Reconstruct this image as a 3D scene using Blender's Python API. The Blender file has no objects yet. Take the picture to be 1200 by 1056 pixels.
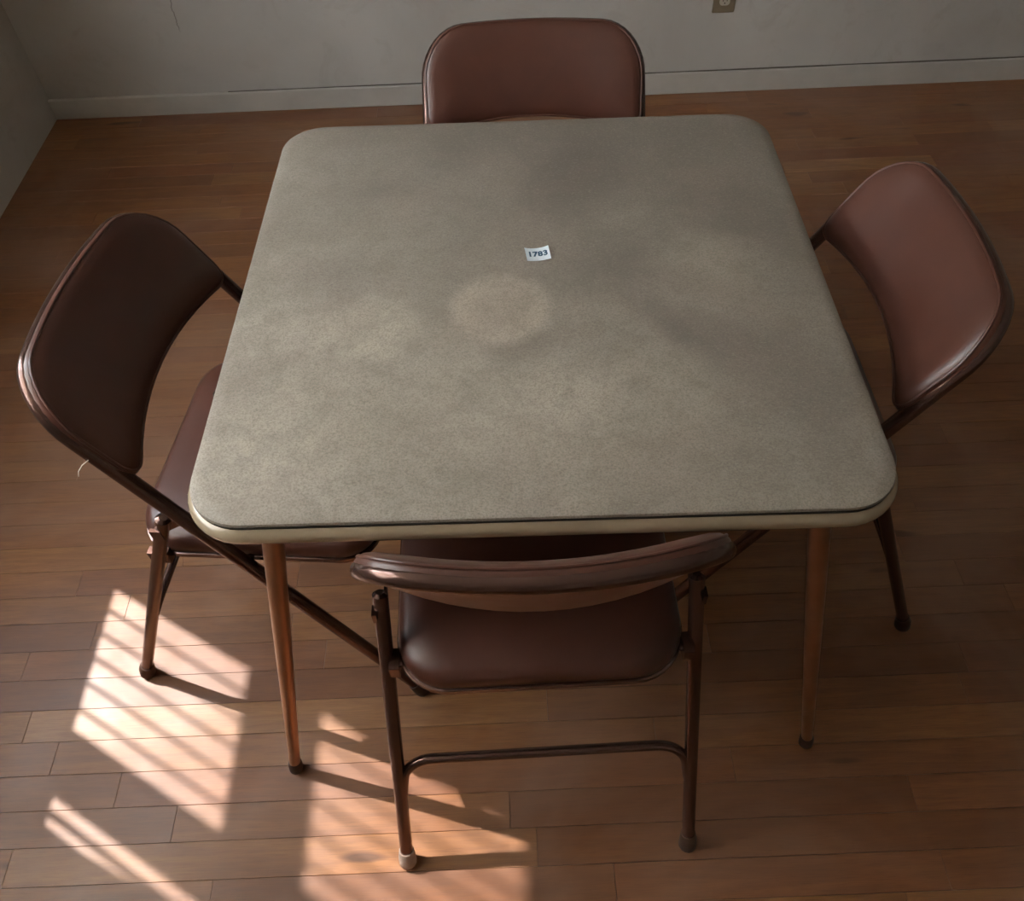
import bpy, bmesh, math, random
from mathutils import Vector, Matrix

# ------------------------------------------------------------------ camera, light, exposure
S = bpy.context.scene
C = S.collection
PI = math.pi
random.seed(7)

FOC, YAW, PITCH, ROLL = 959.98, 0.01571, 0.90671, -0.04152
CAM = Vector((-0.02506, -0.96271, 1.50522))
cd = bpy.data.cameras.new('camera')
cam = bpy.data.objects.new('camera', cd)
C.objects.link(cam)
_f = Vector((-math.sin(YAW) * math.cos(PITCH), math.cos(YAW) * math.cos(PITCH), -math.sin(PITCH)))
_r = Vector((math.cos(YAW), math.sin(YAW), 0))
_u = _r.cross(_f)
_r2 = math.cos(ROLL) * _r + math.sin(ROLL) * _u
_u2 = -math.sin(ROLL) * _r + math.cos(ROLL) * _u
M = Matrix((_r2, _u2, -_f)).transposed().to_4x4()
M.translation = CAM
cam.matrix_world = M
cd.sensor_fit = 'HORIZONTAL'
cd.sensor_width = 36.0
cd.lens = 36.0 * FOC / 1200.0
cd.clip_start = 0.02
S.camera = cam

S.view_settings.view_transform = 'Standard'
S.view_settings.look = 'None'
S.view_settings.gamma = 1.0
S.view_settings.use_curve_mapping = False
S.view_settings.exposure = 0.0

TAN_EL = 1.28                       # sun elevation (tangent)
SUN_AZ = (0.8616, -0.5075)          # the way the sunlight travels over the floor
SUN_POWER = 10.4
SKY_POWER = 34.0

world = bpy.data.worlds.new('daylight')
S.world = world
world.use_nodes = True
wn = world.node_tree
wn.nodes.clear()
wo = wn.nodes.new('ShaderNodeOutputWorld')
wb = wn.nodes.new('ShaderNodeBackground')
wr = wn.nodes.new('ShaderNodeValToRGB')
wt = wn.nodes.new('ShaderNodeTexCoord')
wx = wn.nodes.new('ShaderNodeSeparateXYZ')
wn.links.new(wt.outputs['Generated'], wx.inputs[0])
wm = wn.nodes.new('ShaderNodeMapRange')
wm.inputs['From Min'].default_value = -1
wn.links.new(wx.outputs['Z'], wm.inputs['Value'])
wn.links.new(wm.outputs[0], wr.inputs[0])
cr = wr.color_ramp
cr.elements[0].position = 0.47
cr.elements[0].color = (0.30, 0.26, 0.20, 1)
cr.elements[1].position = 0.53
cr.elements[1].color = (0.95, 0.94, 0.95, 1)
e = cr.elements.new(1.0)
e.color = (0.72, 0.80, 0.95, 1)
wn.links.new(wr.outputs[0], wb.inputs['Color'])
wb.inputs['Strength'].default_value = SKY_POWER
wn.links.new(wb.outputs[0], wo.inputs['Surface'])

sd = bpy.data.lights.new('sun', 'SUN')
sd.energy = SUN_POWER
sd.angle = math.radians(0.6)
sd.color = (1.0, 0.85, 0.79)
sun = bpy.data.objects.new('sun', sd)
C.objects.link(sun)
sun.location = (-4, 2, 4)
sun.rotation_euler = Vector((SUN_AZ[0], SUN_AZ[1], -TAN_EL)).to_track_quat('-Z', 'Y').to_euler()

ROOM_ROT = 0.0160                   # the room is turned slightly against the table
XL, YB, XR, YF, ZC = -1.585, 1.772, 3.2, -3.2, 2.5
# windows in the left wall: (y0, y1, z0, z1)
WIN1 = (0.022, 0.332, 0.8125 * TAN_EL, 1.82 * TAN_EL)
WIN2 = (-1.00, -0.082, 0.8125 * TAN_EL, 1.82 * TAN_EL)
cR, sR = math.cos(ROOM_ROT), math.sin(ROOM_ROT)


def room_pt(x, y, z):
    return Vector((x * cR - y * sR, x * sR + y * cR, z))


for w in (WIN1, WIN2):        # portals only guide the sampling of the sky
    ld = bpy.data.lights.new('window_portal', 'AREA')
    ld.shape = 'RECTANGLE'
    ld.size = w[1] - w[0]
    ld.size_y = w[3] - w[2]
    ld.cycles.is_portal = True
    lo = bpy.data.objects.new('window_portal', ld)
    C.objects.link(lo)
    lo.location = room_pt(XL - 0.13, (w[0] + w[1]) / 2, (w[2] + w[3]) / 2)
    lo.rotation_euler = (0, -PI / 2, ROOM_ROT)

# ------------------------------------------------------------------ helpers


def obj(name, bm, mat, parent=None, smooth=True, kind=None):
    bmesh.ops.recalc_face_normals(bm, faces=bm.faces)
    me = bpy.data.meshes.new(name)
    bm.to_mesh(me)
    bm.free()
    if smooth:
        for p in me.polygons:
            p.use_smooth = True
        try:
            me.set_sharp_from_angle(angle=math.radians(38))
        except Exception:
            pass
    me.materials.append(mat)
    o = bpy.data.objects.new(name, me)
    C.objects.link(o)
    if parent is not None:
        o.parent = parent
    if kind:
        o['kind'] = kind
    return o


def tag(o, label, cat, group=None):
    o['label'] = label
    o['category'] = cat
    if group:
        o['group'] = group
    return o


def empty(name, loc=(0, 0, 0), rz=0):
    o = bpy.data.objects.new(name, None)
    o.empty_display_size = 0.1
    o.location = loc
    o.rotation_euler = (0, 0, rz)
    C.objects.link(o)
    return o


def box(bm, x0, x1, y0, y1, z0, z1):
    v = [bm.verts.new((x, y, z)) for x in (x0, x1) for y in (y0, y1) for z in (z0, z1)]
    for f in ((0, 1, 3, 2), (4, 6, 7, 5), (0, 4, 5, 1), (2, 3, 7, 6), (0, 2, 6, 4), (1, 5, 7, 3)):
        bm.faces.new([v[i] for i in f])
    return v


def tube(bm, pts, rad, n=14, caps=True, squash=None):
    """sweep a circle along pts; rad is a number or a list"""
    pts = [Vector(p) for p in pts]
    m = len(pts)
    rads = rad if isinstance(rad, (list, tuple)) else [rad] * m
    tang = []
    for i in range(m):
        a = pts[max(0, i - 1)]
        b = pts[min(m - 1, i + 1)]
        tang.append((b - a).normalized())
    up = Vector((0, 0, 1)) if abs(tang[0].z) < 0.9 else Vector((0, 1, 0))
    nrm = (up - tang[0] * up.dot(tang[0])).normalized()
    rings = []
    for i in range(m):
        nrm = (nrm - tang[i] * nrm.dot(tang[i])).normalized()
        bn = tang[i].cross(nrm)
        ring = []
        for k in range(n):
            a = 2 * PI * k / n
            ring.append(bm.verts.new(pts[i] + rads[i] * (math.cos(a) * nrm + math.sin(a) * bn)))
        rings.append(ring)
    for i in range(m - 1):
        for k in range(n):
            bm.faces.new((rings[i][k], rings[i][(k + 1) % n], rings[i + 1][(k + 1) % n], rings[i + 1][k]))
    if caps:
        bm.faces.new(rings[0][::-1])
        bm.faces.new(rings[-1])
    return rings


def fillet(pts, r, n=7):
    """round the inner corners of a polyline"""
    pts = [Vector(p) for p in pts]
    out = [pts[0]]
    for i in range(1, len(pts) - 1):
        a, b, c = pts[i - 1], pts[i], pts[i + 1]
        d1, d2 = (a - b).normalized(), (c - b).normalized()
        ang = d1.angle(d2)
        rr = r[i - 1] if isinstance(r, (list, tuple)) else r
        t = rr / math.tan(ang / 2)
        p0, p1 = b + d1 * t, b + d2 * t
        bis = (d1 + d2).normalized()
        cen = b + bis * (rr / math.sin(ang / 2))
        v0, v1 = p0 - cen, p1 - cen
        tot = v0.angle(v1)
        ax = v0.cross(v1).normalized()
        for k in range(n + 1):
            out.append(cen + Matrix.Rotation(tot * k / n, 3, ax) @ v0)
    out.append(pts[-1])
    return out


def rrect(hw, hd, radii, n=8):
    """rounded rectangle, radii (++ , -+ , -- , +-) ; returns list of (x, y)"""
    if not isinstance(radii, (list, tuple)):
        radii = [radii] * 4
    out = []
    for (sx, sy, a0), r in zip(((1, 1, 0), (-1, 1, 90), (-1, -1, 180), (1, -1, 270)), radii):
        r = max(0.0005, min(r, hw * 0.98, hd * 0.98))
        cx, cy = sx * (hw - r), sy * (hd - r)
        for k in range(n + 1):
            a = math.radians(a0 + 90 * k / n)
            out.append((cx + r * math.cos(a), cy + r * math.sin(a)))
    return out


def edge_points(loop, sub):
    """subdivide the long edges of a loop so that it can be bent"""
    out = []
    m = len(loop)
    for i in range(m):
        a, b = loop[i], loop[(i + 1) % m]
        d = math.hypot(b[0] - a[0], b[1] - a[1])
        out.append(a)
        k = sub if d > 0.03 else 1
        for j in range(1, k):
            out.append((a[0] + (b[0] - a[0]) * j / k, a[1] + (b[1] - a[1]) * j / k))
    return out


def loft(bm, hw, hd, radii, profile, n=8, sub=8, fn=None, close_bottom=True, close_top=True, grid=False):
    """profile: list of (inset, height). Rings of inset rounded rectangles with a fixed point count"""
    if not isinstance(radii, (list, tuple)):
        radii = [radii] * 4
    base = rrect(hw, hd, radii, n)
    m = len(base)
    counts = []
    for i in range(m):
        a, b = base[i], base[(i + 1) % m]
        counts.append(sub if math.hypot(b[0] - a[0], b[1] - a[1]) > 0.03 else 1)
    rings = []
    for ins, h in profile:
        lp = rrect(hw - ins, hd - ins, [max(0.002, r - ins * 0.8) for r in radii], n)
        pts = []
        for i in range(m):
            a, b = lp[i], lp[(i + 1) % m]
            for j in range(counts[i]):
                t = j / counts[i]
                pts.append((a[0] + (b[0] - a[0]) * t, a[1] + (b[1] - a[1]) * t))
        rings.append([bm.verts.new(fn(x, y, h) if fn else (x, y, h)) for x, y in pts])
    q = len(rings[0])
    for i in range(len(rings) - 1):
        for k in range(q):
            bm.faces.new((rings[i][k], rings[i][(k + 1) % q], rings[i + 1][(k + 1) % q], rings[i + 1][k]))
    for flag, ring, hh in ((close_bottom, rings[0], profile[0][1]), (close_top, rings[-1], profile[-1][1])):
        if flag and grid:
            # strip fill so that the face follows the bend of the back
            t0 = n + 1 + counts[n] - 1 + n + 1
            lf = counts[2 * n + 1] - 1
            top, left = ring[:t0], ring[t0:t0 + lf]
            bot, right = ring[t0 + lf:t0 + lf + t0], ring[t0 + lf + t0:]
            if len(top) == len(bot):
                b2 = bot[::-1]
                for k in range(t0 - 1):
                    bm.faces.new((top[k], top[k + 1], b2[k + 1], b2[k]))
                bm.faces.new([top[-1]] + left + [bot[0]])
                bm.faces.new([bot[-1]] + right + [top[0]])
                continue
            print('grid fill skipped', len(top), len(bot))
        if flag:
            c = bm.verts.new(fn(0, 0, hh) if fn else (0, 0, hh))
            for k in range(q):
                bm.faces.new((ring[k], ring[(k + 1) % q], c))
    return rings


# ------------------------------------------------------------------ materials


class NT:
    def __init__(self, name):
        self.m = bpy.data.materials.new(name)
        self.m.use_nodes = True
        self.t = self.m.node_tree
        self.b = self.t.nodes['Principled BSDF']

    def n(self, typ, **kw):
        nd = self.t.nodes.new(typ)
        for k, v in kw.items():
            setattr(nd, k, v)
        return nd

    def l(self, a, b):
        self.t.links.new(a, b)

    def coords(self, scale=(1, 1, 1), src='Object', loc=(0, 0, 0)):
        tc = self.n('ShaderNodeTexCoord')
        mp = self.n('ShaderNodeMapping')
        mp.inputs['Scale'].default_value = scale
        mp.inputs['Location'].default_value = loc
        self.l(tc.outputs[src], mp.inputs['Vector'])
        return mp.outputs[0]

    def noise(self, vec, scale, detail=4, rough=0.55, dist=0.0):
        nd = self.n('ShaderNodeTexNoise')
        nd.inputs['Scale'].default_value = scale
        nd.inputs['Detail'].default_value = detail
        nd.inputs['Roughness'].default_value = rough
        nd.inputs['Distortion'].default_value = dist
        if vec is not None:
            self.l(vec, nd.inputs['Vector'])
        return nd.outputs['Fac']

    def ramp(self, fac, stops):
        r = self.n('ShaderNodeValToRGB')
        el = r.color_ramp.elements
        el[0].position, el[0].color = stops[0][0], (*stops[0][1], 1)
        el[1].position, el[1].color = stops[1][0], (*stops[1][1], 1)
        for p, c in stops[2:]:
            q = el.new(p)
            q.color = (*c, 1)
        self.l(fac, r.inputs[0])
        return r.outputs[0]

    def rng(self, fac, a, b, c, d):
        r = self.n('ShaderNodeMapRange')
        for i, v in zip(('From Min', 'From Max', 'To Min', 'To Max'), (a, b, c, d)):
            r.inputs[i].default_value = v
        self.l(fac, r.inputs['Value'])
        return r.outputs[0]

    def math(self, op, a, b=None, clamp=False):
        r = self.n('ShaderNodeMath', operation=op)
        r.use_clamp = clamp
        for i, v in enumerate((a, b)):
            if v is None:
                continue
            if isinstance(v, (int, float)):
                r.inputs[i].default_value = v
            else:
                self.l(v, r.inputs[i])
        return r.outputs[0]

    def mix(self, fac, a, b, mode='MIX'):
        r = self.n('ShaderNodeMix', data_type='RGBA', blend_type=mode)
        for i, v in ((0, fac), (6, a), (7, b)):
            if isinstance(v, (int, float)):
                r.inputs[i].default_value = v
            elif isinstance(v, tuple):
                r.inputs[i].default_value = (*v, 1) if len(v) == 3 else v
            else:
                self.l(v, r.inputs[i])
        return r.outputs[2]

    def bump(self, h, strength, dist=0.001):
        r = self.n('ShaderNodeBump')
        r.inputs['Strength'].default_value = strength
        r.inputs['Distance'].default_value = dist
        self.l(h, r.inputs['Height'])
        self.l(r.outputs[0], self.b.inputs['Normal'])

    def set(self, **kw):
        for k, v in kw.items():
            k = {'color': 'Base Color', 'rough': 'Roughness', 'metal': 'Metallic', 'spec': 'Specular IOR Level',
                 'coat': 'Coat Weight', 'coat_rough': 'Coat Roughness', 'sheen': 'Sheen Weight'}.get(k, k)
            if isinstance(v, (int, float)):
                self.b.inputs[k].default_value = v
            elif isinstance(v, tuple):
                self.b.inputs[k].default_value = (*v, 1) if len(v) == 3 else v
            else:
                self.l(v, self.b.inputs[k])
        return self


def mat_plank():
    t = NT('oak_strip_floor')
    oi = t.n('ShaderNodeObjectInfo')
    at = t.n('ShaderNodeAttribute', attribute_type='GEOMETRY', attribute_name='plank_seed')
    seed = t.math('FRACT', t.math('ADD', oi.outputs['Random'], at.outputs['Fac']))
    tc = t.n('ShaderNodeTexCoord')
    add = t.n('ShaderNodeVectorMath', operation='ADD')
    cx = t.n('ShaderNodeCombineXYZ')
    t.l(t.math('MULTIPLY', seed, 37.0), cx.inputs[0])
    t.l(t.math('MULTIPLY', seed, 91.0), cx.inputs[1])
    t.l(tc.outputs['Object'], add.inputs[0])
    t.l(cx.outputs[0], add.inputs[1])
    mp = t.n('ShaderNodeMapping')
    mp.inputs['Scale'].default_value = (1.5, 22, 22)
    t.l(add.outputs[0], mp.inputs['Vector'])
    grain = t.noise(mp.outputs[0], 3.0, 6, 0.62, 1.2)
    mp2 = t.n('ShaderNodeMapping')
    mp2.inputs['Scale'].default_value = (6, 160, 160)
    t.l(add.outputs[0], mp2.inputs['Vector'])
    pores = t.noise(mp2.outputs[0], 4.0, 3, 0.6)
    mp3 = t.n('ShaderNodeMapping')
    mp3.inputs['Scale'].default_value = (3, 9, 9)
    t.l(add.outputs[0], mp3.inputs['Vector'])
    blot = t.noise(mp3.outputs[0], 1.4, 3, 0.5)
    col = t.ramp(seed, [(0.0, (0.200, 0.078, 0.028)), (1.0, (0.375, 0.180, 0.066)), (0.2, (0.290, 0.122, 0.043)),
                        (0.4, (0.235, 0.085, 0.032)), (0.6, (0.335, 0.146, 0.048)), (0.8, (0.255, 0.104, 0.036))])
    col = t.mix(t.rng(grain, 0.35, 0.7, 0.0, 0.55), col, (0.145, 0.058, 0.028))
    col = t.mix(t.rng(pores, 0.5, 0.72, 0.0, 0.4), col, (0.09, 0.036, 0.018))
    col = t.mix(t.rng(blot, 0.4, 0.75, 0.0, 0.5), col, (0.13, 0.055, 0.028))
    mp4 = t.n('ShaderNodeMapping')
    mp4.inputs['Scale'].default_value = (4.5, 22, 22)
    t.l(add.outputs[0], mp4.inputs['Vector'])
    knot = t.noise(mp4.outputs[0], 1.0, 1, 0.4)
    col = t.mix(t.rng(knot, 0.74, 0.80, 0.0, 0.7), col, (0.055, 0.022, 0.012))
    # traffic wear: the finish has gone dull grey in patches (fixed to the floor)
    geo = t.n('ShaderNodeNewGeometry')
    wear = t.noise(geo.outputs['Position'], 1.7, 4, 0.6, 0.6)
    col = t.mix(t.rng(wear, 0.45, 0.70, 0.0, 0.42), col, (0.345, 0.225, 0.165))
    ro = t.rng(t.noise(geo.outputs['Position'], 5.0, 4, 0.6), 0.3, 0.7, 0.34, 0.50)
    t.set(color=col, rough=ro, spec=0.45)
    t.bump(t.math('ADD', t.math('MULTIPLY', grain, 0.6), t.math('MULTIPLY', pores, 0.4)), 0.25, 0.0006)
    return t.m


def mat_plain(name, color, rough=0.6, metal=0.0, spec=0.5, noise=None, bump=None, **kw):
    t = NT(name)
    t.set(rough=rough, metal=metal, spec=spec, color=color, **kw)
    v = t.coords()
    if noise:
        sc, amt = noise
        n = t.noise(v, sc, 4, 0.6)
        dark = tuple(c * (1 - amt) for c in color)
        lite = tuple(min(1, c * (1 + amt)) for c in color)
        t.set(color=t.ramp(n, [(0.3, dark), (0.7, lite)]))
    if bump:
        sc, st, di = bump
        t.bump(t.noise(v, sc, 3, 0.6), st, di)
    return t.m


def mat_wall():
    t = NT('painted_plaster')
    v = t.coords()
    n = t.noise(v, 1.6, 5, 0.6, 0.4)
    col = t.ramp(n, [(0.3, (0.50, 0.475, 0.435)), (0.7, (0.60, 0.575, 0.535))])
    n2 = t.noise(v, 7.0, 4, 0.7, 0.8)
    col = t.mix(t.rng(n2, 0.55, 0.8, 0.0, 0.45), col, (0.40, 0.355, 0.30))
    # hairline cracks running down the plaster
    sp = t.n('ShaderNodeSeparateXYZ')
    t.l(v, sp.inputs[0])
    wob = t.math('MULTIPLY', t.math('SUBTRACT', t.noise(t.coords(scale=(0, 0, 1)), 14.0, 4, 0.6), 0.5), 0.06)
    for x0, zlo in ((-1.06, 0.27), (-0.02, 0.34)):
        d = t.math('ABSOLUTE', t.math('SUBTRACT', t.math('ADD', sp.outputs[0], wob), x0))
        line = t.rng(d, 0.0008, 0.0025, 1.0, 0.0)
        line = t.math('MULTIPLY', line, t.rng(sp.outputs[2], zlo, zlo + 0.02, 0.0, 0.6))
        col = t.mix(line, col, (0.12, 0.10, 0.085))
    t.set(color=col, rough=0.75, spec=0.3)
    t.bump(t.noise(v, 22.0, 4, 0.6), 0.25, 0.004)
    return t.m


def mat_table_vinyl():
    t = NT('worn_beige_vinyl')
    v = t.coords()
    n = t.noise(v, 5.0, 5, 0.6, 0.5)
    col = t.ramp(n, [(0.3, (0.290, 0.246, 0.198)), (0.7, (0.46, 0.40, 0.33))])
    # stains, bleached spots and painted light falloff, each with a place and a shape of its own
    wob = t.n('ShaderNodeTexNoise')
    wob.inputs['Scale'].default_value = 9.0
    wob.inputs['Detail'].default_value = 4
    t.l(v, wob.inputs['Vector'])
    sc = t.n('ShaderNodeVectorMath', operation='SCALE')
    sc.inputs['Scale'].default_value = 0.09
    t.l(wob.outputs['Color'], sc.inputs[0])
    av = t.n('ShaderNodeVectorMath', operation='ADD')
    t.l(v, av.inputs[0])
    t.l(sc.outputs[0], av.inputs[1])
    av2 = t.n('ShaderNodeVectorMath', operation='ADD')
    t.l(av.outputs[0], av2.inputs[0])
    av2.inputs[1].default_value = (-0.045, -0.045, -0.045)

    def blob(cx, cy, rx, ry, lo, hi, amt, rot=0, src=av2.outputs[0]):
        sub = t.n('ShaderNodeVectorMath', operation='SUBTRACT')
        t.l(src, sub.inputs[0])
        sub.inputs[1].default_value = (cx, cy, 0)
        mp = t.n('ShaderNodeMapping')
        mp.vector_type = 'TEXTURE'
        mp.inputs['Rotation'].default_value = (0, 0, rot)
        mp.inputs['Scale'].default_value = (rx, ry, 1e3)
        t.l(sub.outputs[0], mp.inputs['Vector'])
        ln = t.n('ShaderNodeVectorMath', operation='LENGTH')
        t.l(mp.outputs[0], ln.inputs[0])
        return t.rng(ln.outputs['Value'], lo, hi, min(0.95, amt * 1.25), 0.0)
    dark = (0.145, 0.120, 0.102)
    for cx, cy, rx, ry, a, rot in ((0.05, 0.45, 0.75, 0.50, 0.62, 0), (0.45, 0.1, 0.30, 0.6, 0.34, 0), (0.0, -0.02, 0.20, 0.17, 0.25, 0), (-0.25, 0.22, 0.10, 0.05, 0.3, 0.3), (0.16, -0.24, 0.06, 0.05, 0.3, 0),  # broad first entry paints the falloff of light towards the back
                                   (0.095, 0.285, 0.10, 0.085, 0.70, 0), (0.06, 0.20, 0.13, 0.08, 0.45, 0.5),
                                   (0.215, -0.125, 0.12, 0.040, 0.62, -0.75), (0.34, -0.27, 0.10, 0.13, 0.34, 0.6), (-0.02, -0.16, 0.05, 0.03, 0.30, 0.8), (-0.29, 0.0, 0.10, 0.06, 0.35, 0),
                                   (0.12, 0.02, 0.12, 0.08, 0.40, 0), (0.31, -0.21, 0.11, 0.10, 0.35, 0),
                                   (-0.13, 0.34, 0.06, 0.10, 0.30, 0), (0.33, 0.12, 0.08, 0.12, 0.28, 0),
                                   (0.10, -0.16, 0.15, 0.05, 0.22, 0)):
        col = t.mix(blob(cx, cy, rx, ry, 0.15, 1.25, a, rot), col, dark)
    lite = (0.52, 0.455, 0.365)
    ob = v
    col = t.mix(blob(-0.047, -0.072, 0.078, 0.080, 0.80, 1.05, 0.55, 0, ob), col, (0.52, 0.43, 0.345))
    col = t.mix(blob(-0.047, -0.072, 0.055, 0.055, 0.5, 1.1, 0.28, 0, ob), col, (0.30, 0.25, 0.20))
    col = t.mix(blob(-0.235, -0.105, 0.075, 0.070, 0.6, 1.2, 0.45, 0), col, lite)
    col = t.mix(blob(-0.33, -0.30, 0.16, 0.10, 0.3, 1.2, 0.30, 0), col, lite)  # front-left lightened, painting in the stronger light there
    col = t.mix(blob(0.27, 0.03, 0.10, 0.06, 0.3, 1.2, 0.30, -0.3), col, lite)
    col = t.mix(blob(0.05, -0.27, 0.30, 0.09, 0.2, 1.2, 0.25, 0.1), col, lite)
    med = t.noise(v, 26.0, 7, 0.68, 0.3)
    col = t.mix(t.rng(med, 0.45, 0.68, 0.0, 0.42), col, (0.185, 0.165, 0.130))
    hue = t.noise(t.coords(loc=(3.1, 1.7, 0)), 7.0, 5, 0.65)
    col = t.mix(t.rng(hue, 0.48, 0.62, 0.0, 0.22), col, (0.33, 0.255, 0.215))
    # woven / pebbled print
    fine = t.noise(v, 430.0, 3, 0.7)
    col = t.mix(t.rng(fine, 0.42, 0.66, 0.0, 0.60), col, (0.15, 0.13, 0.10))
    fib = t.noise(t.coords(scale=(1, 3.0, 1)), 210.0, 2, 0.6)
    col = t.mix(t.rng(fib, 0.55, 0.75, 0.0, 0.35), col, (0.46, 0.42, 0.34))
    t.set(color=col, rough=t.rng(n, 0.3, 0.7, 0.50, 0.62), spec=0.45)
    t.bump(fine, 0.3, 0.0006)
    return t.m


def mat_vinyl(name, a, b, rough=0.4):
    t = NT(name)
    v = t.coords()
    n = t.noise(v, 9.0, 4, 0.6, 0.4)
    col = t.ramp(n, [(0.3, a), (0.7, b)])
    ro = t.rng(t.noise(v, 14.0, 4, 0.6), 0.3, 0.7, rough - 0.06, rough + 0.08)
    t.set(color=col, rough=ro, spec=0.55)
    t.bump(t.noise(v, 420.0, 2, 0.6), 0.22, 0.0004)
    return t.m


def mat_metal(name, a, b, rough, metal=0.75, chips=None):
    t = NT(name)
    v = t.coords()
    n = t.noise(v, 12.0, 4, 0.6)
    col = t.ramp(n, [(0.35, a), (0.7, b)])
    if chips:
        c = t.noise(v, 60.0, 4, 0.7)
        col = t.mix(t.rng(c, 0.68, 0.72, 0.0, 0.7), col, chips)
    t.set(color=col, metal=metal, rough=t.rng(t.noise(v, 30.0, 3, 0.6), 0.3, 0.7, rough - 0.05, rough + 0.07))
    return t.m


M_PLANK = mat_plank()
M_SUB = mat_plain('dark_subfloor', (0.035, 0.016, 0.009), 0.9)
M_WALL = mat_wall()
M_BASE = mat_plain('painted_baseboard', (0.56, 0.53, 0.48), 0.55, noise=(5.0, 0.10), bump=(30, 0.2, 0.001))
M_CEIL = mat_plain('ceiling_paint', (0.62, 0.60, 0.56), 0.9, noise=(2.0, 0.04))
M_GAP = mat_plain('dark_gap', (0.05, 0.04, 0.03), 0.9)
M_LINE = mat_plain('dusty_joint', (0.13, 0.11, 0.09), 0.9)
M_FRAME_W = mat_plain('window_paint', (0.62, 0.60, 0.55), 0.5, noise=(6.0, 0.05))
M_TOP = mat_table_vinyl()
M_RIM = mat_plain('beige_rim_enamel', (0.40, 0.315, 0.21), 0.24, spec=0.8, coat=0.4, coat_rough=0.15, noise=(14.0, 0.10))
M_COPPER = mat_metal('copper_toned_leg', (0.36, 0.18, 0.10), (0.42, 0.225, 0.13), 0.34, 0.7)
M_BRONZE = mat_plain('bronze_brown_metal', (0.115, 0.060, 0.046), 0.24, metal=0.72, spec=0.6, coat=0.25, coat_rough=0.10)
M_VINYL = mat_vinyl('brown_vinyl', (0.068, 0.022, 0.013), (0.090, 0.031, 0.019), 0.38)
M_BACKVINYL = mat_vinyl('tan_brown_vinyl_back', (0.27, 0.135, 0.085), (0.33, 0.17, 0.11), 0.45)
M_RUBBER = mat_plain('brown_rubber_tip', (0.075, 0.040, 0.028), 0.6, noise=(30, 0.2))
M_RUBBER_P = mat_plain('worn_pale_tip', (0.42, 0.33, 0.27), 0.6, noise=(40, 0.25))
M_STEEL = mat_metal('worn_steel', (0.45, 0.40, 0.36), (0.60, 0.55, 0.50), 0.35, 0.9)
M_PAPER = mat_plain('pale_blue_paper', (0.84, 0.92, 0.98), 0.6, noise=(60, 0.04))
M_INK = mat_plain('printed_ink', (0.035, 0.10, 0.17), 0.6)
M_PLATE = mat_plain('tan_outlet_plate', (0.235, 0.185, 0.120), 0.4, noise=(30, 0.08))
M_IVORY = mat_plain('ivory_receptacle', (0.50, 0.46, 0.36), 0.4)
M_CURTAIN = mat_plain('heavy_curtain_cloth', (0.45, 0.42, 0.38), 0.9, noise=(20, 0.08))
tc_ = NT('translucent_curtain')
_tl = tc_.n('ShaderNodeBsdfTranslucent')
_tl.inputs[0].default_value = (0.86, 0.84, 0.82, 1)
_m2 = tc_.n('ShaderNodeMixShader')
_m2.inputs[0].default_value = 0.78
tc_.set(color=(0.75, 0.72, 0.67), rough=0.9)
tc_.l(tc_.b.outputs[0], _m2.inputs[1])
tc_.l(_tl.outputs[0], _m2.inputs[2])
tc_.l(_m2.outputs[0], tc_.t.nodes['Material Output'].inputs['Surface'])
M_CURTAIN = tc_.m
M_THREAD = mat_plain('pale_thread', (0.75, 0.68, 0.58), 0.7)

tg = NT('window_glass')
tg.t.nodes.remove(tg.b)
_o = tg.t.nodes['Material Output']
_tr = tg.n('ShaderNodeBsdfTransparent')
_tr.inputs[0].default_value = (0.96, 0.98, 0.97, 1)
_gl = tg.n('ShaderNodeBsdfGlossy')
_gl.inputs['Roughness'].default_value = 0.02
_mx = tg.n('ShaderNodeMixShader')
_mx.inputs[0].default_value = 0.06
tg.l(_tr.outputs[0], _mx.inputs[1])
tg.l(_gl.outputs[0], _mx.inputs[2])
tg.l(_mx.outputs[0], _o.inputs['Surface'])
M_GLASS = tg.m

# ------------------------------------------------------------------ room shell


def struct(name, bm, mat, parent=None, smooth=False):
    o = obj(name, bm, mat, parent, smooth, kind=None if parent else 'structure')
    if parent is None:
        o.rotation_euler = (0, 0, ROOM_ROT)
    return o


bm = bmesh.new()
box(bm, XL - 0.15, XR + 0.15, YF - 0.15, YB + 0.15, -0.12, -0.016)
floor = struct('floor', bm, M_SUB)

# strip planks, one object each where the photograph shows them
Mi = M.inverted()


def in_frame(xa, xb, ya, yb):
    n = 0
    for i in range(9):
        for y in (ya, yb):
            q = Mi @ room_pt(xa + (xb - xa) * i / 8, y, 0)
            px, py = 600 + FOC * q.x / -q.z, 528 - FOC * q.y / -q.z
            if -8 < px < 1208 and -8 < py < 1064 and q.z < 0:
                return True
    return False


PITCH_P = 0.0607
Y0 = -0.060


def plank_bm(bm, x0, x1, y0, y1, dz=0.0, tilt=0.0):
    g = 0.0003
    c = 0.0003
    x0 += g; x1 -= g; y0 += g; y1 -= g
    lo = [bm.verts.new(p) for p in ((x0, y0, -0.016), (x1, y0, -0.016), (x1, y1, -0.016), (x0, y1, -0.016))]
    md = [bm.verts.new(p) for p in ((x0, y0, dz - c), (x1, y0, dz - c), (x1, y1, dz - c), (x0, y1, dz - c))]
    hi = [bm.verts.new(p) for p in ((x0 + c, y0 + c, dz), (x1 - c, y0 + c, dz + tilt),
                                    (x1 - c, y1 - c, dz + tilt), (x0 + c, y1 - c, dz))]
    for a, b in ((lo, md), (md, hi)):
        for k in range(4):
            bm.faces.new((a[k], a[(k + 1) % 4], b[(k + 1) % 4], b[k]))
    bm.faces.new(hi)
    bm.faces.new(lo[::-1])


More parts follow.
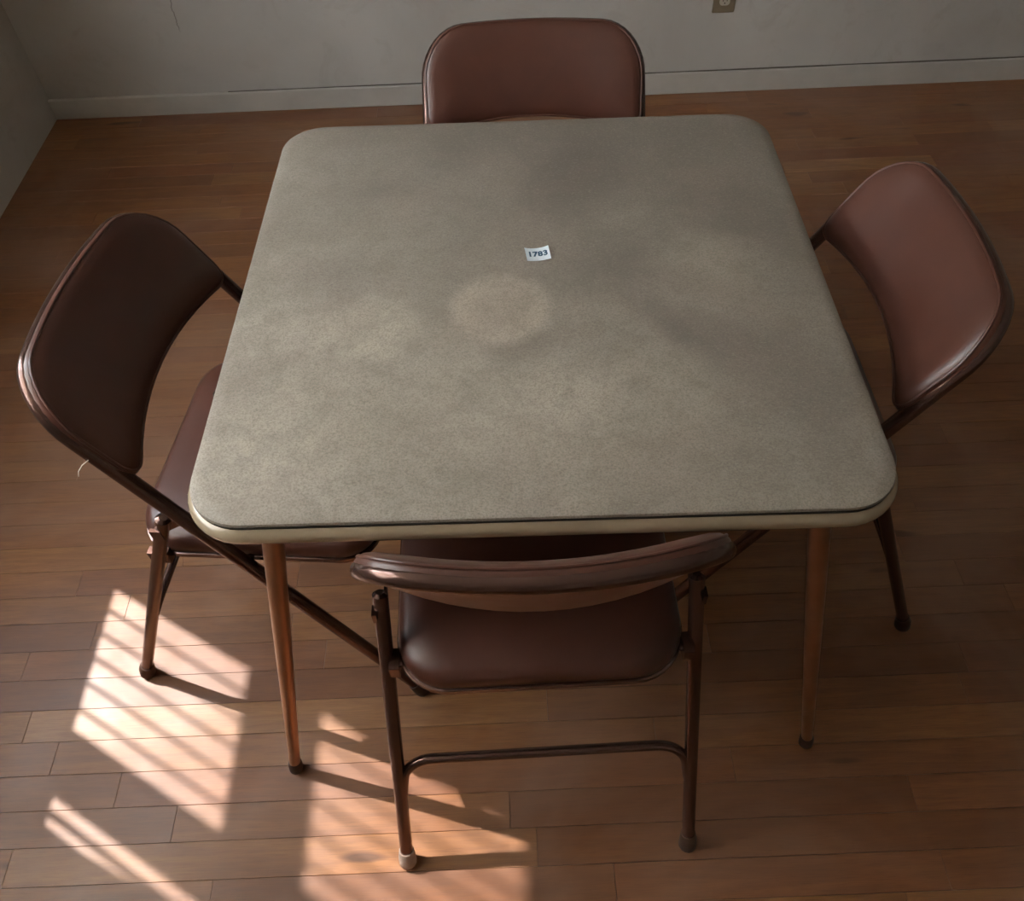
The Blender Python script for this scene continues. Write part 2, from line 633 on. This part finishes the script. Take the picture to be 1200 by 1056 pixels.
# end joints read off the photograph: row number -> x positions
JOINTS = {1: [-0.96], 2: [-0.844], 3: [-0.498], 4: [-1.014], 5: [-1.051, 0.81], 6: [-0.90 - 0.07, 0.006],
          7: [-0.90, 0.20], 8: [-0.768, 0.33], 9: [-0.654, -0.07], 10: [-0.923], 11: [-0.568, 0.10]}
rest = bmesh.new()
seedlay = rest.faces.layers.float.new('plank_seed_f')
nplank = 0
row_lo = int(math.floor((YF - Y0) / PITCH_P))
row_hi = int(math.ceil((YB - Y0) / PITCH_P))
for r in range(row_lo, row_hi):
    y0 = Y0 + r * PITCH_P
    y1 = min(y0 + PITCH_P, YB)
    if y1 - y0 < 0.006:
        continue
    rn = random.Random(900 + r)
    key = -r
    js = JOINTS.get(key, [])
    xs = []
    if js:
        x = js[0]
        xs = list(js)
        while x > XL:
            x -= rn.uniform(0.38, 0.75)
            xs.append(x)
        x = js[-1]
        while x < XR:
            x += rn.uniform(0.42, 0.95)
            xs.append(x)
    else:
        x = XL - rn.uniform(0, 0.5)
        while x < XR:
            x += rn.uniform(0.36, 0.95)
            xs.append(x)
    xs = sorted(q for q in xs if XL + 0.08 < q < XR - 0.08)
    xs = [XL] + xs + [XR]
    for a, b in zip(xs, xs[1:]):
        if in_frame(a, b, y0, y1) and nplank < 296:
            bm = bmesh.new()
            plank_bm(bm, a, b, y0, y1, rn.uniform(-0.00012, 0.00012), rn.uniform(-0.0001, 0.0001))
            obj('plank', bm, M_PLANK, floor, smooth=False)
            nplank += 1
        else:
            k0 = len(rest.faces)
            plank_bm(rest, a, b, y0, y1)
            rest.faces.ensure_lookup_table()
            sv = rn.random()
            for f in rest.faces[k0:]:
                f[seedlay] = sv
sv_list = [f[seedlay] for f in rest.faces]
o = obj('planks_beyond', rest, M_PLANK, floor, smooth=False, kind='stuff')
at = o.data.attributes.new('plank_seed', 'FLOAT', 'FACE')
for i, s_ in enumerate(sv_list):
    at.data[i].value = s_
print('planks', nplank)

# walls
bm = bmesh.new()
box(bm, XL - 0.12, XR + 0.12, YB + 0.012, YB + 0.14, -0.02, ZC)
struct('wall_back', bm, M_WALL)
bm = bmesh.new()
OPEN = ((WIN2[0] - 0.03, WIN1[1] + 0.12),)
zo0, zo1 = WIN1[2] - 0.03, WIN1[3] + 0.18
ys = [YF, OPEN[0][0], OPEN[0][1], YB + 0.012]
for i in range(0, len(ys), 2):
    box(bm, XL - 0.12, XL, ys[i], ys[i + 1], -0.02, ZC)
for a, b in OPEN:
    box(bm, XL - 0.12, XL, a, b, -0.02, zo0)
    box(bm, XL - 0.12, XL, a, b, zo1, ZC)
struct('wall_left', bm, M_WALL)
bm = bmesh.new()
box(bm, XR, XR + 0.12, YF - 0.12, YB + 0.14, -0.02, ZC)
struct('wall_right', bm, M_WALL)
bm = bmesh.new()
box(bm, XL - 0.12, XR, YF - 0.12, YF, -0.02, ZC)
struct('wall_front', bm, M_WALL)
bm = bmesh.new()
box(bm, XL - 0.12, XR + 0.12, YF - 0.12, YB + 0.14, ZC, ZC + 0.1)
struct('ceiling', bm, M_CEIL)

# baseboard: a flat board with an eased top edge and a dark gap above it
bm = bmesh.new()
N = 24
rows = []
for i in range(N + 1):
    x = XL + (XR - XL) * i / N
    w = 0.0012 * math.sin(i * 1.9) + 0.0008 * math.sin(i * 4.1)
    h = 0.068 + 0.006 * (x - XL) / 3.3 + w
    rows.append([bm.verts.new((x, y, z)) for y, z in
                 ((YB + 0.0115, 0.0005), (YB, 0.0005), (YB, h - 0.003), (YB + 0.003, h), (YB + 0.0115, h))])
for a, b in zip(rows, rows[1:]):
    for k in range(5):
        bm.faces.new((a[k], a[(k + 1) % 5], b[(k + 1) % 5], b[k]))
bm.faces.new(rows[0])
bm.faces.new(rows[-1][::-1])
bb = struct('baseboard_back', bm, M_BASE)
bm = bmesh.new()
for i in range(0, 40):
    x = XL + 0.62 + i * 0.085
    if x > XR - 0.1:
        break
    h = 0.0685 + 0.006 * (x - XL) / 3.3
    box(bm, x, x + 0.0852, YB + 0.006, YB + 0.0118, h, h + 0.0004 + 0.0019 * min(1, i / 22))
obj('shadow_gap', bm, M_LINE, bb, smooth=False)


def window(name, w, bars, hi_jamb=True, rail=True):
    y0, y1, z0, z1 = w
    xi = XL + 0.012
    bm = bmesh.new()
    fl, fh, fz = 0.052, (0.13 if hi_jamb else 0.052), 0.19
    box(bm, xi - 0.03, xi, y0 - fl, y0, z0 - 0.04, z1 + fz)
    box(bm, xi - 0.03, xi, y1, y1 + fh, z0 - 0.04, z1 + fz)
    box(bm, xi - 0.03, xi, y0, y1, z0 - 0.04, z0)
    box(bm, xi - 0.03, xi, y0, y1, z1, z1 + fz)
    win = struct(name, bm, M_FRAME_W)
    if rail:
        bm = bmesh.new()
        box(bm, xi - 0.028, xi, y0, y1, 1.207 * TAN_EL, 1.357 * TAN_EL)
        obj('meeting_rail', bm, M_FRAME_W, win, smooth=False)
    bm = bmesh.new()
    box(bm, xi - 0.022, xi - 0.018, y0, y1, z0, z1)
    obj('pane', bm, M_GLASS, win, smooth=False)
    for k in range(bars):
        y = y0 + (y1 - y0) * (k + 1) / (bars + 1) + 0.012
        bm = bmesh.new()
        tube(bm, [(xi - 0.042, y, z0 - 0.03), (xi - 0.042, y, z1 + 0.10)], 0.0042, 8)
        obj('window_bar', bm, M_FRAME_W, win)
    return win


window('window_1', WIN1, 5)
win2 = window('window_2', WIN2, 0, False)

bm = bmesh.new()
tube(bm, [(XL - 0.03, -0.100, WIN2[2] - 0.03), (XL - 0.03, -0.100, WIN2[3] + 0.1)], 0.0068, 8)
obj('window_bar', bm, M_FRAME_W, win2)
# curtain drawn across the second window, leaving two slits of sun at its edge
bm = bmesh.new()
nz, ny = 10, 84
for side in (0,):
    grid = []
    for i in range(nz + 1):
        t_ = i / nz
        z = WIN2[2] - 0.12 + (WIN2[3] - WIN2[2] + 0.26) * t_
        zz = (z - WIN2[2])
        edge = -0.177 + (0.0 if zz < 0.17 else min(0.028, (zz - 0.17) * 0.5))
        row = []
        for j in range(ny + 1):
            y = -1.09 + (edge + 1.09) * j / ny
            row.append((XL + 0.055 + 0.014 * math.sin(j * 1.15), y, z))
        grid.append(row)
    fr = [[bm.verts.new(p) for p in row] for row in grid]
    for i in range(nz):
        for j in range(ny):
            bm.faces.new((fr[i][j], fr[i][j + 1], fr[i + 1][j + 1], fr[i + 1][j]))
cu = obj('curtain', bm, M_CURTAIN)
cu.rotation_euler = (0, 0, ROOM_ROT)
tag(cu, 'pale cloth curtain drawn over the window in the left wall', 'curtain')
bm = bmesh.new()
tube(bm, [(XL + 0.055, -1.12, WIN2[3] + 0.14), (XL + 0.055, -0.05, WIN2[3] + 0.14)], 0.008, 10)
tube(bm, [(XL - 0.002, -1.10, WIN2[3] + 0.14), (XL + 0.055, -1.10, WIN2[3] + 0.14)], 0.005, 8)
tube(bm, [(XL - 0.002, -0.07, WIN2[3] + 0.14), (XL + 0.055, -0.07, WIN2[3] + 0.14)], 0.005, 8)
obj('curtain_rod', bm, M_STEEL, cu)

# ------------------------------------------------------------------ wall outlet
YW = YB + 0.012
ou = empty('wall_outlet', (0, 0, 0), 0)
oc = room_pt(0.705, YW, 0.323)
ou.location = oc
ou.rotation_euler = (0, 0, ROOM_ROT)
tag(ou, 'tan duplex wall outlet plate low on the back wall', 'outlet')


def to_xz(fn_y):
    return lambda x, y, h: (x, -h, y)


bm = bmesh.new()
loft(bm, 0.036, 0.058, 0.004, [(0, 0), (0, 0.003), (0.002, 0.0055)], n=4, sub=1, fn=to_xz(0))
obj('cover_plate', bm, M_PLATE, ou)
for sz in (-1, 1):
    bm = bmesh.new()
    loft(bm, 0.0165, 0.0140, 0.010, [(0, 0.004), (0, 0.0075), (0.001, 0.0085)], n=6, sub=1,
         fn=lambda x, y, h, s=sz: (x, -h, y + s * 0.0195))
    rc = obj('receptacle', bm, M_IVORY, ou)
    bm = bmesh.new()
    for sx in (-0.0062, 0.0062):
        box(bm, sx - 0.001, sx + 0.001, -0.0090, -0.0080, sz * 0.0195 - 0.001, sz * 0.0195 + 0.008)
    tube(bm, [(0, -0.0080, sz * 0.0195 - 0.0065), (0, -0.0090, sz * 0.0195 - 0.0065)], 0.0022, 8)
    obj('slots', bm, M_GAP, rc, smooth=False)
bm = bmesh.new()
tube(bm, [(0, -0.004, 0), (0, -0.0068, 0)], 0.003, 10)
obj('screw', bm, M_STEEL, ou)

# ------------------------------------------------------------------ card table
tb = empty('card_table', (0, 0, 0))
tag(tb, 'square folding card table with stained beige vinyl top and copper-toned legs', 'table')
RC = 0.072
bm = bmesh.new()     # rolled rim
rr, rz0 = 0.0145, 0.6745
prof = [(0.030, rz0 - rr)]
for k in range(13):
    a = math.radians(-90 + 180 * k / 12)
    prof.append((rr - rr * math.cos(a), rz0 + rr * math.sin(a)))
prof.append((0.030, rz0 + rr))
loft(bm, 0.4415, 0.4405, RC + 0.009, prof, n=10, sub=6)
obj('rim', bm, M_RIM, tb)
bm = bmesh.new()     # padded top
loft(bm, 0.4325, 0.4325, RC, [(0.012, 0.6895), (0.003, 0.691), (0.0, 0.6945), (0.0010, 0.6985), (0.005, 0.7005), (0.02, 0.7012),
                          (0.12, 0.7013), (0.28, 0.7013)], n=10, sub=6)
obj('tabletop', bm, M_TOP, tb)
bm = bmesh.new()     # welt line under the padded top
loft(bm, 0.4320, 0.4320, RC, [(0.012, 0.6885), (0.0, 0.6888), (0.0, 0.6915), (0.012, 0.6915)], n=10, sub=6)
obj('top_welt', bm, M_GAP, tb)
bm = bmesh.new()     # fibreboard underside
loft(bm, 0.405, 0.405, 0.05, [(0.0, 0.655), (0.0, 0.664)], n=6, sub=2)
obj('underside_panel', bm, M_RUBBER, tb)
for sx, sy in ((-1, -1), (1, -1), (-1, 1), (1, 1)):
    foot = Vector((sx * 0.443, sy * 0.498, 0.014))
    if sx > 0 and sy < 0:
        foot = Vector((0.474, -0.476, 0.014))
    top = Vector((sx * 0.338, sy * 0.392, 0.660))
    if sx > 0 and sy < 0:
        top = Vector((0.345, -0.395, 0.660))
    bm = bmesh.new()
    d = top - foot
    tube(bm, [foot, foot + d * 0.35, foot + d * 0.7, top], [0.0095, 0.0115, 0.0135, 0.0145], 16)
    lg = obj('leg', bm, M_COPPER, tb)
    bm = bmesh.new()
    dn = d.normalized()
    tube(bm, [(foot.x, foot.y, 0.001), (foot.x, foot.y, 0.006), foot + dn * 0.012, foot + dn * 0.018],
         [0.0105, 0.0125, 0.0122, 0.0105], 14)
    obj('foot_cap', bm, M_RUBBER, lg)
    bm = bmesh.new()
    a = top + Vector((0, 0, -0.012))
    tube(bm, [a + Vector((-0.022, 0, 0)), a + Vector((0.022, 0, 0))], 0.0055, 10)
    box(bm, a.x - 0.024, a.x - 0.020, a.y - 0.012, a.y + 0.012, a.z - 0.008, 0.660)
    box(bm, a.x + 0.020, a.x + 0.024, a.y - 0.012, a.y + 0.012, a.z - 0.008, 0.660)
    obj('leg_hinge', bm, M_BRONZE, lg)
# little dark chip on the left edge
bm = bmesh.new()
tube(bm, [(-0.4385, -0.198, 0.682), (-0.4395, -0.205, 0.681), (-0.4385, -0.212, 0.682)], [0.0015, 0.0035, 0.0015], 8)
obj('edge_chip', bm, M_GAP, tb)

# ------------------------------------------------------------------ numbered ticket
tk = empty('lot_ticket', (0.0110, 0.0455, 0.7016), math.radians(7))
tag(tk, 'small pale blue paper ticket printed 1783 on the tabletop', 'ticket')
bm = bmesh.new()
W2, H2 = 0.0185, 0.0150
g = []
for i in range(9):
    x = -W2 + 2 * W2 * i / 8
    zb = 0.0022 * (abs(x) / W2) ** 2
    g.append([bm.verts.new((x, y, zb + dz + (0.0012 if y > 0 else 0) * (x / W2) ** 2)) for dz in (0, 0.0003) for y in (-H2, H2)])
for a, b in zip(g, g[1:]):
    for q in ((0, 1), (3, 2)):
        bm.faces.new((a[q[0]], a[q[1]], b[q[1]], b[q[0]]))
    for q in ((1, 3), (2, 0)):
        bm.faces.new((a[q[0]], a[q[1]], b[q[1]], b[q[0]]))
for r_ in (g[0], g[-1]):
    bm.faces.new((r_[0], r_[1], r_[3], r_[2]))
obj('paper', bm, M_PAPER, tk)
cu_ = bpy.data.curves.new('digits', 'FONT')
cu_.body = '1783'
cu_.size = 0.0150
cu_.align_x = 'CENTER'
cu_.align_y = 'CENTER'
cu_.offset = 0.0006
cu_.extrude = 0.0001
cu_.space_character = 1.05
to = bpy.data.objects.new('digits_src', cu_)
C.objects.link(to)
bpy.context.view_layer.update()
dg = bpy.context.evaluated_depsgraph_get()
me = bpy.data.meshes.new_from_object(to.evaluated_get(dg))
bpy.data.objects.remove(to)
for v in me.vertices:
    v.co.z += 0.0006 + 0.0022 * (abs(v.co.x) / W2) ** 2 + (0.0012 if v.co.y > 0 else 0) * (v.co.x / W2) ** 2
me.materials.clear()
me.materials.append(M_INK)
do = bpy.data.objects.new('digits', me)
C.objects.link(do)
do.parent = tk

# ------------------------------------------------------------------ folding chair
SL = 0.556          # slope of the front frame, metres back per metre up
YFOOT = 0.551
HF = 0.2347
HB = 0.2054          # half width of the back loop
ZT = 0.7694
BOW = 0.030


def bow(x):
    return BOW * (1 - min(1.0, (abs(x) / (HB)) ** 2))


def back_pt(x, z, n=0.0):
    y = YFOOT - SL * z - bow(x)
    dy = 2 * BOW * x / HB ** 2          # surface slope across
    nv = Vector((-dy, 1.0, SL)).normalized()
    return Vector((x, y, z)) + nv * n


def make_chair():
    root = empty('folding_chair')
    # front frame: two front legs running up into the curved back loop
    rc = 0.071
    side = []
    zs = ZT - rc
    for i in range(11):
        t_ = i / 10
        z = 0.016 + (zs - 0.016) * t_
        x = HF + (HB - HF) * t_
        side.append(Vector((x, YFOOT - SL * z, z)))
    corner = []
    for k in range(1, 10):
        a = math.radians(90 * k / 9)
        x = HB - rc + rc * math.cos(a)
        z = zs + rc * math.sin(a)
        corner.append(back_pt(x, z))
    bar = [back_pt(x, ZT) for x in [(HB - rc) * (1 - i / 6) for i in range(1, 7)]]
    half = side + corner + bar
    pts = half + [Vector((-p.x, p.y, p.z)) for p in half[:-1][::-1]]
    bm = bmesh.new()
    tube(bm, pts, 0.0112, 16)
    fr = obj('front_frame', bm, M_BRONZE, root)
    fr['label'] = 'brown tube running from front feet up round the back'
    for s in (-1, 1):
        bm = bmesh.new()
        f = Vector((s * HF, YFOOT - SL * 0.016, 0.016))
        dn = Vector((0, -SL, 1)).normalized()
        tube(bm, [(f.x, f.y + 0.002, 0.001), (f.x, f.y + 0.001, 0.006), f + dn * 0.012, f + dn * 0.024],
             [0.0125, 0.0145, 0.0142, 0.0125], 14)
        obj('foot_cap', bm, M_RUBBER, fr)
    # rear legs
    RT = Vector((0.2125, 0.2217, 0.531))
    RF = Vector((HF, 0.004, 0.014))
    for s in (-1, 1):
        bm = bmesh.new()
        a = Vector((s * RF.x, RF.y, RF.z))
        b = Vector((s * RT.x, RT.y, RT.z))
        d = b - a
        tube(bm, [a, a + d * 0.5, b, b + d.normalized() * 0.004], [0.0105, 0.0105, 0.0108, 0.006], 16)
        lg = obj('rear_leg', bm, M_BRONZE, root)
        bm = bmesh.new()
        dn = d.normalized()
        tube(bm, [(a.x, a.y - 0.001, 0.001), (a.x, a.y, 0.006), a + dn * 0.012, a + dn * 0.026],
             [0.0125, 0.0148, 0.0142, 0.0125], 14)
        cap = obj('foot_cap', bm, M_RUBBER, lg)
        # small hook tab near the leg top
        bm = bmesh.new()
        p = a + d * 0.95
        box(bm, p.x + s * 0.009 - 0.003, p.x + s * 0.009 + 0.003, p.y - 0.012, p.y + 0.004, p.z - 0.012, p.z + 0.010)
        obj('hinge_tab', bm, M_BRONZE, lg, smooth=False)
        # link plate joining leg top to the front frame
        bm = bmesh.new()
        fz = 0.545
        q0 = Vector((s * (RT.x - 0.005), RT.y - 0.006, RT.z - 0.028))
        q1 = Vector((s * (RT.x - 0.005), YFOOT - SL * fz + 0.006, fz - 0.016))
        up = Vector((0, 0.004, 0.012))
        th = Vector((s * 0.0015, 0, 0))
        vs = [bm.verts.new(p_ + k1 * up + k2 * th) for p_ in (q0, q1) for k1 in (-1, 1) for k2 in (-1, 1)]
        for f_ in ((0, 1, 3, 2), (4, 6, 7, 5), (0, 4, 5, 1), (2, 3, 7, 6), (0, 2, 6, 4), (1, 5, 7, 3)):
            bm.faces.new([vs[i] for i in f_])
        for q in (q0, q1):
            tube(bm, [q - Vector((s * 0.003, 0, 0)), q + Vector((s * 0.008, 0, 0))], 0.0045, 10)
        obj('hinge_bracket', bm, M_BRONZE, root)
    # crossbar between the rear legs
    dl = (RT - RF)

    def on_leg(z, s):
        k = (z - RF.z) / dl.z
        p = RF + dl * k
        return Vector((s * p.x, p.y, z))
    pa, pb = on_leg(0.165, 1), on_leg(0.235, 1)
    ca = [pa + Vector((-0.004, 0, 0)), Vector((pb.x - 0.012, pb.y, pb.z)), Vector((-pb.x + 0.012, pb.y, pb.z)),
          Vector((-pa.x + 0.004, pa.y, pa.z))]
    bm = bmesh.new()
    tube(bm, fillet(ca, 0.048, 8), 0.0078, 12)
    obj('crossbar', bm, M_BRONZE, root)
    # seat: vinyl cushion over a metal pan
    sc = (0.13 + 0.510) / 2
    hd = (0.510 - 0.13) / 2

    def seat_fn(x, y, h):
        return (x, sc + y, h + 0.010 * (y / hd + 1) * 0.5 - 0.004 * (1 - (x / 0.2) ** 2) * 0.0)
    bm = bmesh.new()
    loft(bm, 0.201, hd, [0.055, 0.055, 0.075, 0.075],
         [(0.010, 0.414), (0.002, 0.4155), (0.0, 0.420), (0.0005, 0.432), (0.005, 0.442), (0.016, 0.4490), (0.045, 0.4535),
          (0.09, 0.4555), (0.15, 0.4560)], n=8, sub=8, fn=seat_fn)
    seat = obj('seat', bm, M_VINYL, root)
    bm = bmesh.new()
    loft(bm, 0.204, hd + 0.003, [0.057, 0.057, 0.077, 0.077],
         [(0.025, 0.404), (0.006, 0.4045), (0.0, 0.408), (0.0, 0.4165), (0.004, 0.4175)], n=8, sub=8, fn=seat_fn)
    obj('seat_pan', bm, M_BRONZE, seat)
    for s in (-1, 1):           # seat pivots: to the rear leg and to the front frame
        bm = bmesh.new()
        p = on_leg(0.418, s)
        tube(bm, [Vector((s * 0.196, p.y, 0.416)), Vector((s * 0.220, p.y, 0.418))], 0.0065, 14)
        box(bm, min(s * 0.199, s * 0.213), max(s * 0.199, s * 0.213), p.y - 0.016, p.y + 0.016, 0.404, 0.430)
        obj('seat_pivot', bm, M_BRONZE, seat)
        bm = bmesh.new()
        z = 0.420
        y = YFOOT - SL * z
        tube(bm, [Vector((s * 0.196, y, z)), Vector((s * 0.226, y, z))], 0.0060, 10)
        obj('seat_pivot', bm, M_BRONZE, seat)
    # backrest: padded front, tan-brown back
    ZLOW = 0.612
    zc = (ZLOW + ZT + 0.0075) / 2
    hh = (ZT + 0.0075 - ZLOW) / 2

    def bfn(x, v, n):
        t_ = max(0.0, 0.5 - 0.5 * v / hh)
        k_ = max(0.0, 1 - (x / HB) ** 2)
        z = zc + v + 0.014 * t_ * k_
        if n < 0.0015:
            n -= 0.024 * k_ * min(1.0, max(0.0, (0.8 - v / hh) / 1.2))
        return back_pt(x, z, n)
    rad = [0.078, 0.078, 0.030, 0.030]
    bm = bmesh.new()
    loft(bm, HB + 0.0085, hh, rad, [(0.004, 0.003), (0.0, 0.006), (0.0, 0.0105), (0.0025, 0.0150), (0.008, 0.0190), (0.020, 0.0225),
                           (0.045, 0.0240), (0.066, 0.0244)], n=8, sub=12, fn=bfn, grid=True)
    bk = obj('backrest', bm, M_VINYL, root)
    bm = bmesh.new()
    ring = []
    loop = rrect(HB + 0.0062, hh - 0.0023, rad, 8)
    loop = edge_points(loop, 12)
    pl = [Vector(bfn(x, v, 0.0150)) for x, v in loop]
    n_ = 8
    m_ = len(pl)
    rings = []
    for i in range(m_):
        tn = (pl[(i + 1) % m_] - pl[i - 1]).normalized()
        nv = Vector((0, 1, SL)).normalized()
        nv = (nv - tn * nv.dot(tn)).normalized()
        bn = tn.cross(nv)
        rings.append([bm.verts.new(pl[i] + 0.0022 * (math.cos(2 * PI * k / n_) * nv + math.sin(2 * PI * k / n_) * bn)) for k in range(n_)])
    for i in range(m_):
        for k in range(n_):
            bm.faces.new((rings[i][k], rings[i][(k + 1) % n_], rings[(i + 1) % m_][(k + 1) % n_], rings[(i + 1) % m_][k]))
    obj('piping', bm, M_VINYL, bk)
    bm = bmesh.new()
    loft(bm, HB - 0.006, hh - 0.009, [0.066, 0.066, 0.03, 0.03], [(0.004, 0.0035), (0.0, -0.001), (0.0, -0.005), (0.004, -0.0075), (0.03, -0.0085)],
         n=8, sub=12, fn=bfn, grid=True)
    bp = obj('back_panel', bm, M_BACKVINYL, bk)
    bp['label'] = 'tan-brown rear covering of the backrest'
    return root


def copy_tree(o, parent=None):
    c = o.copy()
    C.objects.link(c)
    c.parent = parent
    for ch in list(o.children):
        copy_tree(ch, c)
    return c


chair = make_chair()
GROUP = 'brown folding chairs around the card table'
spots = [((0.0024, -0.6518), 0.0331,
          'brown vinyl folding chair nearest the camera, seen from behind, in front of the table'),
         ((-0.7415, -0.0748), -1.6636,
          'brown vinyl folding chair left of the table, sunlight on its backrest corner'),
         ((0.7185, -0.0183), 1.5784,
          'brown vinyl folding chair right of the table, in the dark part of the room'),
         ((0.0218, 0.7441), 3.1416,
          'brown vinyl folding chair behind the table, facing the camera, nearest the back wall')]
chairs = []
for i, (p, rz, lab) in enumerate(spots):
    c = chair if i == 0 else copy_tree(chair)
    c.location = (p[0], p[1], 0)
    c.rotation_euler = (0, 0, rz)
    tag(c, lab, 'chair', GROUP)
    chairs.append(c)
# the nearest chair's left rear tip is worn pale
for ch in chair.children:
    if ch.name.startswith('rear_leg'):
        for q in ch.children:
            if q.name.startswith('foot_cap') and q.data.vertices[0].co.x < 0:
                q.data = q.data.copy()
                q.data.materials[0] = M_RUBBER_P
                q['label'] = 'worn pale foot cap'
# loose pale thread on the left chair
lch = chairs[1]
bm = bmesh.new()
p = back_pt(HB + 0.004, 0.68, 0.0)
tube(bm, [p + Vector((0.008, 0.004, -0.006)), p + Vector((0.014, -0.004, -0.010)), p + Vector((0.017, -0.012, -0.020)),
          p + Vector((0.018, -0.016, -0.030))], [0.0006, 0.0007, 0.0006, 0.0004], 6)
for ch in lch.children:
    if ch.name.startswith('backrest'):
        obj('loose_thread', bm, M_THREAD, ch)
        break
